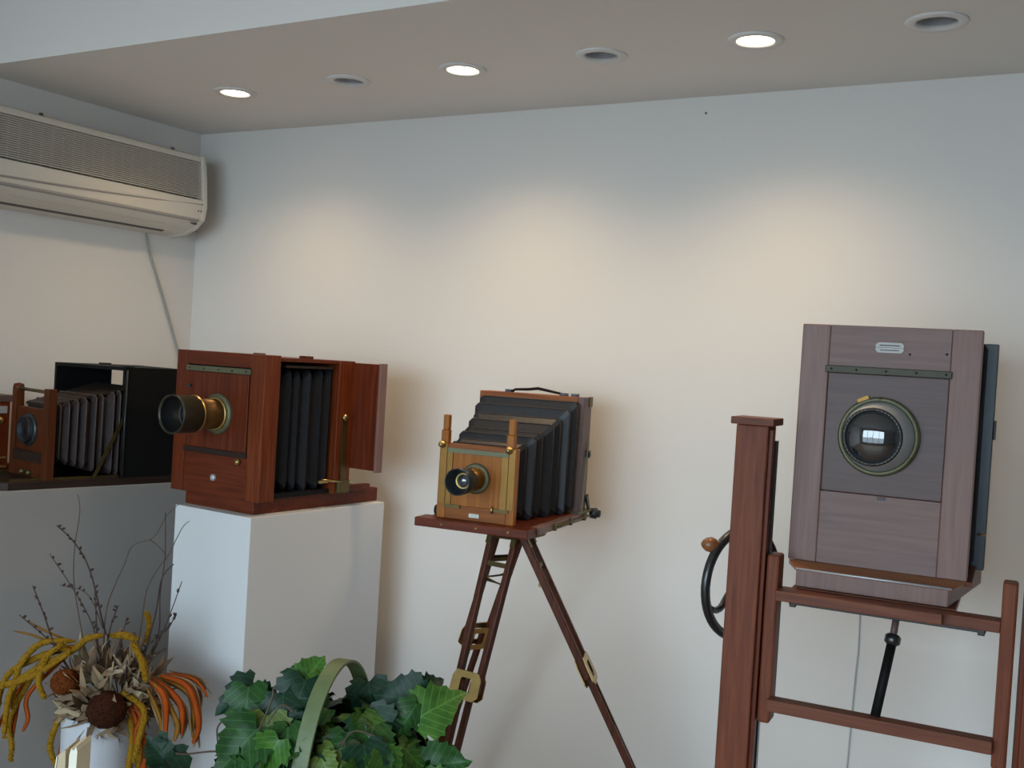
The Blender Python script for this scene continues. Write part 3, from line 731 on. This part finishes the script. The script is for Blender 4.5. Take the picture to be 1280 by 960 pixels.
def studio_stand():
    t = thing('camera_stand', 'tall wooden camera stand with black handwheel and sliding carriage', 'stand', (*PS, 0), AS)
    for xa, xb, first in ((-.126, -.046, True), (.553, .633, False)):
        box(xa, xb, -.125, -.035, .06, 1.498).build('pillar', M['stand'], t, .004)
        cp = box(xa-.012, xb+.014, -.137, -.020, 1.498, 1.516).build('pillar_cap', M['stand_x'], t, .002)
        xr = xb if first else xa-.012
        rk = MB().box(xr, xr+.012, -.072, -.052, .10, 1.46)
        for k in range(120):
            z = .11+k*.0112
            rk.box(xr+.003, xr+.009, -.052, -.046, z, z+.006)
        rk.build('rack', M['iron'], t)
        box(xb if first else xa-.010, (xb+.010) if first else xa, -.112, -.086, .08, 1.488).build('guide_strip', M['mahog'], t, .001)
        box(xa-.02, xb+.02, -.40, .24, 0, .06).build('foot', M['stand_x'], t, .006)
    box(-.046, .553, -.10, -.05, .14, .22).build('base_rail', M['stand_x'], t, .004)
    # sliding carriage
    box(-.034, -.003, -.103, -.040, .762, 1.180).build('carriage_upright', M['stand'], t, .006)
    box(.498, .530, -.103, -.040, .762, 1.186).build('carriage_upright', M['stand'], t, .006)
    box(-.004, .377, -.128, -.098, 1.074, 1.0995).build('front_rail', M['stand_x'], t, .003)
    box(-.003, .498, -.098, -.040, 1.070, 1.096).build('cross_rail', M['stand_x'], t, .002)
    box(.02, .40, -.040, .36, 1.082, 1.0985).build('platform', M['stand_x'], t, .002)
    box(-.008, .499, -.128, -.085, .800, .830).build('lower_rail', M['stand_x'], t, .003)
    box(.012, .468, -.030, -.015, 1.050, 1.062).build('iron_bar', M['iron'], t, .002)
    for x in (.022, .458): box(x-.008, x+.008, -.032, -.012, 1.044, 1.082).build('bar_end', M['iron'], t, .002)
    # tilting rod with collar
    MB().tube([(.243, -.095, .829), (.264, -.03, 1.000)], .0115, 14).build('tilt_rod', M['black'], t)
    MB().tube([(.264, -.03, 1.000), (.268, -.018, 1.052)], .0085, 12).build('tilt_spindle', M['board_d'], t)
    MB().tube([(.2625, -.033, .990), (.2632, -.0315, .995), (.2652, -.027, 1.010), (.2658, -.0255, 1.015)], [.013, .019, .019, .013], 16).build('collar', M['iron'], t)
    # handwheel
    hw_ = thing_part('handwheel', t)
    cx, cy, cz, rr, ph = -.139, .100, 1.062, .145, R(64)
    E = lambda a, q, w: (cx+math.cos(ph)*a - math.sin(ph)*w*-1*0 + math.sin(ph)*-w, cy+math.sin(ph)*a + math.cos(ph)*w, cz+q)
    n = 48
    pts = [E(rr*math.cos(2*math.pi*k/n), rr*math.sin(2*math.pi*k/n), 0) for k in range(n)]
    rim = MB(); m = 10; vs = []
    for k in range(n):
        w = 2*math.pi*k/n
        for j in range(m):
            v = 2*math.pi*j/m; rad = rr+.0125*math.cos(v)
            vs.append(E(rad*math.cos(w), rad*math.sin(w), .0125*math.sin(v)))
    rim.add(vs, [(k*m+j, k*m+(j+1) % m, ((k+1) % n)*m+(j+1) % m, ((k+1) % n)*m+j) for k in range(n) for j in range(m)], True)
    rim.build('rim', M['iron'], hw_)
    for k in range(3):
        w0 = R(200+120*k)
        sp = []
        for i in range(9):
            s = i/8; w = w0 + .55*math.sin(s*math.pi)*.8; q = .018+(rr-.020)*s
            sp.append(E(q*math.cos(w), q*math.sin(w), .012*math.sin(math.pi*s)))
        MB().tube(sp, [.011-.004*abs(i/8-.3) for i in range(9)], 8).build('spoke', M['iron'], hw_)
    hb = MB().tube([E(0, 0, -.022), E(0, 0, .022)], .024, 18).build('hub', M['iron'], hw_)
    MB().tube([(cx, cy, cz), (-.10, -.036, cz)], .012, 12).build('shaft', M['iron'], hw_)
    # wooden grip on the rim
    wk = R(133); gx = E(rr*math.cos(wk), rr*math.sin(wk), 0); g = Vector(gx)
    ax = Vector((-.86, -.45, .04)).normalized()
    prof = [(.000, .008), (.006, .009), (.014, .017), (.026, .0205), (.038, .018), (.048, .010), (.052, .002)]
    MB().tube([g+ax*(s-.002) for s, r in prof], [r for s, r in prof], 16).build('grip', M['knobw'], hw_)
studio_stand()

# ------------------------------------------------------------------ dried arrangement in a tall vase
VX, VY, VZ = -2.692, 2.224, .468
va = thing('vase', 'tall pale grey-blue floor vase beside the white plinth', 'vase', (VX, VY, 0))
MB().lathe([(.0001, .004), (.085, 0), (.092, .01), (.105, .25), (.107, VZ-.01), (.105, VZ), (.100, VZ-.002), (.100, .30), (.0001, .30)], axis='z', n=44).build('body', M['vase'], va)
def frame_vec(a, b, w):
    # local right / up / toward the camera, for the arrangement
    yaw = .527
    return Vector((math.cos(yaw)*a + math.sin(yaw)*w, math.sin(yaw)*a - math.cos(yaw)*w, b))
def leaf_blade(L_, W_, droop, n=7):
    mb = MB(); vs = []
    for i in range(n+1):
        s = i/n; w = W_*math.sin(math.pi*min(1, .12+s*.88))**.8*.5; y = L_*s; z = -droop*s*s
        vs += [(-w, y, z+.15*w), (0, y, z-.1*w), (w, y, z+.15*w)]
    fs = [(3*i+k, 3*i+k+1, 3*i+k+4, 3*i+k+3) for i in range(n) for k in (0, 1)]
    mb.add(vs, fs, True)
    return mb
def crispy(pts, k=6):
    # smooth polyline
    pts = [Vector(p) for p in pts]; out = []
    for i in range(len(pts)-1):
        p0, p1, p2, p3 = pts[max(i-1, 0)], pts[i], pts[i+1], pts[min(i+2, len(pts)-1)]
        for j in range(k):
            s = j/k
            out.append(.5*((2*p1) + (-p0+p2)*s + (2*p0-5*p1+4*p2-p3)*s*s + (-p0+3*p1-3*p2+p3)*s**3))
    out.append(pts[-1]); return out
def arrangement():
    rnd = random.Random(5)
    t = thing('dried_arrangement', 'dried flower arrangement of twigs, yellow tassels and orange blades in the floor vase', 'dried flowers', (VX, VY, VZ))
    S = .0246
    def C(pts, w0=0, w1=0):
        n = len(pts)
        return crispy([frame_vec((x)*S/10, (y)*S/10, w0+(w1-w0)*i/max(1, n-1)) for i, (x, y) in enumerate(pts)])
    # x to the right and y up, in image pixel offsets at vase depth (2.46 mm)
    twigs = [
        ([(20, 40), (-5, 100), (-30, 170), (-55, 203), (-82, 222)], -.02, -.10, 1.9, 12),
        ([(-25, 50), (-38, 95), (-52, 150), (-56, 195), (-54, 240), (-60, 262)], -.05, -.12, 1.2, 0),
        ([(0, 50), (-15, 100), (-42, 140), (-82, 188)], 0, -.06, 1.3, 10),
        ([(-30, 45), (-54, 85), (-67, 120), (-82, 157)], .03, .05, 1.7, 8),
        ([(-35, 50), (-57, 85), (-97, 120)], .02, .05, 1.4, 8),
        ([(-5, 100), (-28, 141), (-65, 150)], -.03, -.05, 1.1, 6),
        ([(-4, 60), (-4, 125), (14, 180), (23, 205), (48, 217), (62, 245), (76, 260)], -.04, -.08, 1.2, 0),
        ([(45, 40), (63, 95), (62, 145), (65, 195), (62, 250)], -.04, -.06, 1.4, 0),
        ([(50, 60), (63, 125), (68, 170), (81, 188)], .0, -.02, 1.7, 0),
        ([(35, 50), (40, 105), (44, 150), (58, 180), (68, 195), (83, 230), (92, 240)], -.05, -.07, 1.2, 0),
        ([(40, 40), (62, 90), (88, 115), (100, 137)], .04, .08, 1.6, 10),
        ([(55, 60), (74, 110), (90, 165)], -.02, -.04, 1.3, 3),
        ([(0, 40), (-3, 105), (-7, 155)], .03, .04, 1.6, 7),
        ([(8, 50), (16, 110), (26, 140)], .04, .06, 1.4, 6),
        ([(45, 215), (58, 205), (66, 195)], -.05, -.06, 1.0, 0),
        ([(10, 50), (5, 80), (2, 118)], .05, .07, 1.4, 6),
        ([(25, 50), (28, 90), (36, 125)], .03, .05, 1.4, 6),
        ([(50, 50), (70, 75), (86, 92)], .05, .08, 1.5, 5),
    ]
    for pts, w0, w1, th, buds in twigs:
        c = C(pts, w0, w1); n = len(c)
        tw = MB().tube(c, [th*.00145*(1.3-.7*i/n) for i in range(n)], 6).build('twig', M['stem'] if th > 1.25 else M['stem2'], t)
        if buds:
            bd = MB()
            for k in range(buds):
                p = c[int(n*(.35+.64*k/buds))]
                d = Vector((rnd.uniform(-1, 1), rnd.uniform(-1, 1), rnd.uniform(.2, 1))).normalized()
                bd.tube([p, p+d*.004, p+d*.010, p+d*.014], [.002, .0042, .0036, .0008], 6)
            bd.build('buds', M['stem'], tw)['kind'] = 'stuff'
    tassels = [
        ([(-35, 88), (-70, 85), (-92, 55), (-94, 8)], .02, .08, 4.2),
        ([(-40, 88), (-56, 72), (-60, 45), (-48, 28)], .06, .12, 4.2),
        ([(-60, 72), (-110, 42), (-118, -20)], .0, .06, 4.4),
        ([(-55, 65), (-92, 35), (-95, -22)], .05, .12, 4.0),
        ([(-70, 50), (-112, 30), (-112, -22)], .08, .12, 4.0),
        ([(-28, 80), (-8, 98), (12, 105)], .05, .09, 4.0),
        ([(20, 101), (34, 103), (50, 99)], .05, .06, 5.0),
        ([(48, 95), (62, 75), (70, 55)], .07, .10, 4.2),
        ([(52, 88), (54, 110), (50, 125)], -.02, -.02, 3.2),
        ([(70, 20), (67, -15), (63, -42)], .10, .12, 4.2),
        ([(52, -20), (50, -60), (49, -110)], .06, .07, 4.6),
        ([(60, -15), (59, -60), (58, -110)], .04, .05, 4.2),
        ([(80, 5), (86, -60), (87, -110)], .03, .04, 4.0),
        ([(-55, -40), (-42, -75), (-44, -110)], .02, .03, 3.8),
        ([(-100, -5), (-97, -40), (-96, -60)], .04, .06, 3.6),
    ]
    def rooted(pts):
        # every tassel and blade springs from the nest
        x, y = pts[0]
        if x < -50: return [(-30, 78 if y > -30 else 30), *([(-60, 72)] if x < -85 else []), *pts]
        if x < -30 and y < 0: return [(-30, 30), *pts]
        if x > 40 and y < 30: return [(42, 38), *pts]
        return pts
    for pts, w0, w1, th in tassels:
        pts = rooted(pts)
        c = C(pts, w0, w1); n = len(c)
        rr = [th*.00215*(.75+.35*math.sin(math.pi*min(1, i/n*1.1)))*(1+.12*rnd.uniform(-1, 1)) for i in range(n)]
        rr[-1] *= .4
        mb = MB().tube(c, rr, 8)
        for k in range(260):
            i = rnd.randrange(n); w = rnd.uniform(0, 6.283)
            d = Vector((math.cos(w), math.sin(w), rnd.uniform(-.8, .8))).normalized(); p = c[i]+d*rr[i]*.8
            mb.tube([p, p+d*.0045], [.0030, .0012], 4, True, False)
        mb.build('tassel', M['yellow'], t)
    blades = [
        ([(72, 52), (95, 35), (102, -10)], .08, .14, 'orange', 8.5), ([(75, 54), (112, 30), (120, -5)], .07, .13, 'orange', 8.5),
        ([(80, 55), (118, 46), (136, 5), (133, -16)], .05, .12, 'orange', 8.5), ([(85, 56), (122, 52), (142, 33)], .03, .06, 'orange', 5),
        ([(78, 52), (112, 10), (114, -10)], .09, .15, 'ochre', 7), ([(70, 45), (90, 10), (98, -25)], .09, .12, 'ochre', 6),
        ([(74, 50), (120, 35), (130, -12)], .03, .10, 'ochre', 7), ([(72, -25), (71, -60), (69, -110)], .09, .10, 'orange', 9),
        ([(64, 10), (60, -10), (62, -40)], .09, .10, 'orange', 6), ([(-92, 20), (-97, -10), (-98, -45)], .02, .05, 'orange', 7),
        ([(-78, 25), (-76, -5), (-80, -20)], .05, .08, 'orange', 6), ([(-40, -45), (-40, -80), (-44, -110)], .03, .03, 'orange', 6),
        ([(-40, 82), (-75, 92), (-100, 102)], -.02, -.04, 'ochre', 3), ([(-60, 75), (-95, 85), (-122, 88)], -.03, -.05, 'ochre', 3),
        ([(-95, 25), (-116, -20), (-118, -55)], .02, .05, 'orange', 5),
    ]
    for pts, w0, w1, mt, wd in list(blades[:9]):
        for k in range(2):
            blades.append(([(x+rnd.uniform(-7, 9)*(i > 0), y+rnd.uniform(-9, 6)*(i > 0)) for i, (x, y) in enumerate(pts)], w0-.03*rnd.random(), w1-.05*rnd.random(), ('dry', 'dry3')[k], wd*.6))
    for pts, w0, w1, mt, wd in blades:
        pts = rooted(pts)
        c = C(pts, w0, w1); n = len(c); vs = []
        for i, p in enumerate(c):
            tt = (c[min(i+1, n-1)]-c[max(i-1, 0)]).normalized()
            view = frame_vec(0, .2, 1); a = tt.cross(view).normalized()
            w = wd*.00125*math.sin(math.pi*(.06+.9*i/(n-1)))**.6; nb = a.cross(tt)
            vs += [p-a*w, p+nb*w*.12, p+a*w, p-nb*w*.12]
        mb = MB().add(vs, [(4*i+k, 4*i+(k+1) % 4, 4*i+4+(k+1) % 4, 4*i+4+k) for i in range(n-1) for k in range(4)], True)
        mb.build('blade', M[mt], t)
    # two round seed heads
    def head(x, y, w, r, mat):
        c = frame_vec(x*S/10, y*S/10, w); mb = MB()
        mb.lathe([(r*math.sin(math.pi*i/12)+1e-5, -r*.9*math.cos(math.pi*i/12)) for i in range(13)], c, 'z', 20)
        for k in range(260):
            u_ = rnd.uniform(-1, 1); w_ = rnd.uniform(0, 6.283); q = math.sqrt(1-u_*u_)
            d = Vector((q*math.cos(w_), q*math.sin(w_), u_*.9)); p = c+d*r
            mb.tube([p-d*.003, p+d*.0025], [.0045, .0020], 4, True, False)
        mb.build('seed_head', M[mat], t)
    head(28, 20, .125, .058, 'seed'); head(-28, 46, .095, .042, 'seed2')
    # nest of curled dried leaves around them
    protos = [leaf_blade(.085, .026, .03).mesh('leaf'), leaf_blade(.07, .034, -.02).mesh('leaf'), leaf_blade(.10, .018, .05).mesh('leaf')]
    variants = []
    for pm in protos:
        for mk in ('dry', 'dry2', 'dry3'):
            q = pm.copy(); q.materials.append(M[mk]); variants.append(q)
    for k in range(295):
        w_ = rnd.uniform(0, 6.283); u_ = rnd.uniform(-.9, 1.0); q = math.sqrt(max(0, 1-u_*u_))
        a, b, dd = q*math.cos(w_), u_, q*math.sin(w_)
        pos = frame_vec((14+a*55)*S/10, (20+b*(52 if b > 0 else 36))*S/10, dd*.13)
        out = frame_vec(a*1.1, b*.9+.1, dd+.1).normalized()
        ax = (out + Vector((rnd.uniform(-1, 1), rnd.uniform(-1, 1), rnd.uniform(-.6, 1)))*.75).normalized()
        z = ax.cross(Vector((rnd.uniform(-1, 1), rnd.uniform(-1, 1), rnd.uniform(-1, 1)))).normalized(); x = ax.cross(z)
        m4 = Matrix((x, ax, z)).transposed().to_4x4() @ Matrix.Scale(rnd.uniform(.6, 1.15), 4); m4.translation = pos - ax*.03
        inst(rnd.choice(variants), 'leaf', t, m4)
    for k in range(26):
        x = rnd.uniform(-12, 60); h = rnd.uniform(60, 105); s = rnd.uniform(-12, 12)
        c = C([(22+(x-22)*.5, 20), (x, h*.6), (x+s, h)], rnd.uniform(-.06, .08), rnd.uniform(-.05, .12)); n = len(c)
        MB().tube(c, [.0022+.0035*math.sin(math.pi*i/(n-1))**2*(i/n) for i in range(n)], 5).build('dry_stalk', rnd.choice([M['dry'], M['dry3'], M['stem'], M['dry2']]), t)
arrangement()

# ------------------------------------------------------------------ ivy basket on a low block
BX, BY, BZ = -1.625, 2.045, .36
plinth('low_block', 'low white display block under the ivy basket', -.24, .24, -.24, .24, BZ, (BX, BY, 0), R(20), M['table'])
def basket():
    t = thing('basket', 'green painted basket with a tall arched handle full of ivy', 'basket', (BX, BY, BZ))
    MB().lathe([(.0001, .002), (.15, 0), (.16, .01), (.205, .23), (.215, .24), (.205, .245), (.195, .235), (.15, .03), (.0001, .02)], axis='z', n=40).build('bowl', M['basket'], t)
    for k in range(9):
        z = .03+k*.023; r = .163+.04*(z-.01)/.22
        MB().lathe([(r+.008*math.cos(2*math.pi*j/8), z+.010*math.sin(2*math.pi*j/8)) for j in range(9)], axis='z', n=32).build('weave', M['basket'], t)
    # arched handle: a flat band in the plane through both rim ends
    d = Vector((-.055, .205, 0)); dn = d.normalized(); sd = Vector((dn.y, -dn.x, 0)); H = .505; z0 = .12
    vs = []; n = 40
    for i in range(n+1):
        w = math.pi*i/n; c, s = math.cos(w), math.sin(w)
        p = Vector((0, 0, z0)) + d*(-c) + Vector((0, 0, (H-z0)*(s**.85)))
        nn = (dn*(-c)*(H-z0) + Vector((0, 0, 1))*s*d.length).normalized()
        for a, b in ((-1, -1), (1, -1), (1, 1), (-1, 1)):
            vs.append(p + sd*a*.020 + nn*b*.004)
    fs = [(4*i+k, 4*i+(k+1) % 4, 4*i+4+(k+1) % 4, 4*i+4+k) for i in range(n) for k in range(4)] + [(0, 1, 2, 3), (4*n, 4*n+1, 4*n+2, 4*n+3)]
    MB().add(vs, fs).build('handle', M['handle'], t, .002)
basket()

def ivy_leaf(kind):
    # lobed and toothed vine leaf with a creased midrib, curled differently per kind
    rnd = random.Random(40+kind)
    half = [(.02, .0), (.20, -.13), (.40, -.09), (.385, .03), (.55, .10), (.50, .20), (.57, .30), (.44, .33), (.40, .40), (.47, .52), (.36, .53), (.33, .63), (.26, .70), (.20, .78), (.09, .87), (0, 1.0)]
    wid = (1.0, .88, 1.08, .95, .8)[kind]; bend = (.45, -.15, .85, .25, .6)[kind]; cup = (.28, -.15, .18, .45, -.3)[kind]; tw = (.1, -.2, .25, -.35, .3)[kind]
    n = len(half); vs = []
    def P(x, y):
        return (x, y, -bend*.5*max(0, y)**2 + cup*abs(x) + tw*x*y + .03*math.sin(9*y+5*x))
    for i, (x, y) in enumerate(half):
        jl, jr = rnd.uniform(-.035, .035), rnd.uniform(-.035, .035)
        if i in (0, n-1): jl = jr = 0
        ym = min(1, max(0, (y-.02)*.97+.02 if y > 0 else 0.004*i))
        xl, xr = -(x*wid+jl), x*wid+jr
        vs += [P(xl, y+jl), P(xl*.55, (y+ym)/2+.015), P(0, ym), P(xr*.55, (y+ym)/2+.015), P(xr, y+jr)]
    fs = [(5*i+k, 5*i+k+1, 5*i+k+6, 5*i+k+5) for i in range(n-1) for k in range(4)]
    return MB().add(vs, fs, True)
def ivy():
    rnd = random.Random(11)
    t = thing('ivy_plant', 'bushy green ivy spilling out of the painted basket', 'plant', (BX, BY, BZ+.24))
    base = [ivy_leaf(k).mesh('leaf') for k in range(5)]
    var = {}
    for k in range(5):
        for j in range(4):
            q = base[k].copy(); q.materials.append(LEAF[j]); var[k, j] = q
    right = Vector((math.cos(.527), math.sin(.527), 0)); toward = Vector((math.sin(.527), -math.cos(.527), 0))
    MB().lathe([(.0001, .0), (.19, .0), (.17, .03), (.0001, .05)], axis='z', n=28).build('moss', M['basket'], t)
    def put(pos, nrm, tip, size, j=None):
        nrm = nrm.normalized(); tip = (tip - nrm*tip.dot(nrm)).normalized(); x = tip.cross(nrm)
        m4 = Matrix((x, tip, nrm)).transposed().to_4x4() @ Matrix.Scale(size, 4); m4.translation = pos - tip*size*.4
        if j is None: j = rnd.choices([0, 1, 2, 3], [.44, .34, .14, .08])[0]
        inst(var[rnd.randrange(5), j], 'leaf', t, m4)
    n = 0
    while n < 250:
        w_ = rnd.uniform(0, 6.283); u_ = rnd.uniform(-.25, 1); q = math.sqrt(1-u_*u_)
        a, b = q*math.cos(w_), q*math.sin(w_)
        k = rnd.uniform(.72, 1.02)
        pos = right*(a*.265*k - .008) + toward*(b*.22*k) + Vector((0, 0, u_*.155*k+.01))
        # keep the space under the handle arch open
        ra = pos.dot(right)
        if -.03 < ra < .07 and pos.z > .10: continue
        out = (right*a*.8 + toward*b + Vector((0, 0, u_*.8+.15)))
        nrm = out + Vector((rnd.uniform(-1, 1), rnd.uniform(-1, 1), rnd.uniform(-1, 1)))*.45
        tip = right*a + toward*(b+.2) + Vector((rnd.uniform(-.6, .6), rnd.uniform(-.6, .6), rnd.uniform(-1.1, .3)))
        put(pos, nrm, tip, rnd.uniform(.060, .112)); n += 1
    V = lambda a, z, w: right*a + toward*w + Vector((0, 0, z))
    # leaves that stand out of the outline
    for a, z, w, ta, tz, sz, j in ((-.055, .245, .0, .5, 1, .10, 2), (-.095, .225, -.02, -1, .2, .09, 0), (-.075, .185, .06, -.3, -1, .17, 0), (-.10, .16, .08, .2, -1, .15, 0),
                                   (.255, .190, .04, 1, .9, .15, 2), (.235, .215, -.03, .9, .7, .09, 0), (.165, .195, .0, -1, .15, .14, 0), (.19, .165, .06, -.4, -.7, .12, 1),
                                   (-.195, .165, .06, .0, -1, .15, 1), (-.23, .175, .0, -.8, -.8, .14, 0), (-.155, .175, .02, 1, -.2, .09, 0), (-.135, .12, .10, .1, -1, .13, 3),
                                   (-.185, .10, .14, -.6, -.8, .17, 1), (.285, .07, .08, 1, .2, .13, 1), (.275, .01, .12, .8, -.4, .13, 2), (.30, .03, .04, 1, -.1, .10, 3),
                                   (.06, .10, .12, .2, -1, .13, 1), (.02, .07, .16, -.3, -1, .14, 3), (.115, .13, .08, .5, -.8, .15, 0), (.085, .165, -.06, .2, -1, .13, 0), (.10, .06, .17, .4, -.9, .10, 2)):
        put(V(a-.012, z-.005, w), V(rnd.uniform(-.3, .3), .5, 1), V(ta, tz, .1), sz*.82, j)
    # trailing shoot with one hanging leaf at the left
    MB().tube(crispy([V(-.20, .06, .10), V(-.26, .075, .12), V(-.33, .068, .13), V(-.365, .075, .13)]), .0022, 6).build('vine', M['stem2'], t)
    put(V(-.382, .035, .13), V(-.2, .1, 1), V(-.35, -1, 0), .135, 0); put(V(-.392, .075, .13), V(.2, .3, 1), V(-.5, .5, 0), .07, 0)
    for pts in ([(-.16, .13), (-.135, .20), (-.13, .235)], [(-.14, .15), (-.11, .195), (-.08, .18)], [(.03, .10), (.06, .145), (.12, .13), (.17, .09)], [(.10, .05), (.16, .02), (.22, .045)],
                [(-.25, .09), (-.255, .13), (-.245, .15)], [(.0, .08), (.04, .12), (.035, .05)]):
        MB().tube(crispy([V(a, z, .13) for a, z in pts]), .0022, 6).build('vine', M['stem2'], t)
ivy()

# ------------------------------------------------------------------ booklet on a side table
def side_table():
    t = thing('side_table', 'small round pale side table holding a standing booklet', 'table', (-1.835, 1.455, 0))
    MB().lathe([(.0001, .66), (.16, .66), (.163, .65), (.16, .64), (.0001, .64)], axis='z', n=40).build('table_top', M['table'], t)
    MB().lathe([(.02, .64), (.02, .02)], axis='z', n=20).build('leg', M['table'], t)
    MB().lathe([(.0001, .022), (.12, .018), (.125, 0), (.0001, 0)], axis='z', n=36).build('foot', M['table'], t)
side_table()
def booklet():
    t = thing('booklet', 'cream paper booklet standing half open on the side table', 'booklet', (-1.835, 1.455, .66), R(30))
    MB().prism([(-.026, 0), (-.014, .110), (-.012, .112), (.000, .122), (.002, .0)], -.035, .035, 'y').build('pages', M['pages'], t)
    MB().prism([(.006, 0), (.008, .112), (.011, .126), (.017, .122), (.021, .130), (.024, .120), (.022, 0)], -.036, .036, 'y').build('cover', M['paper'], t)
    MB().prism([(-.029, 0), (-.017, .108), (-.015, .108), (-.0265, 0)], -.037, .037, 'y').build('cover', M['paper'], t)
booklet()
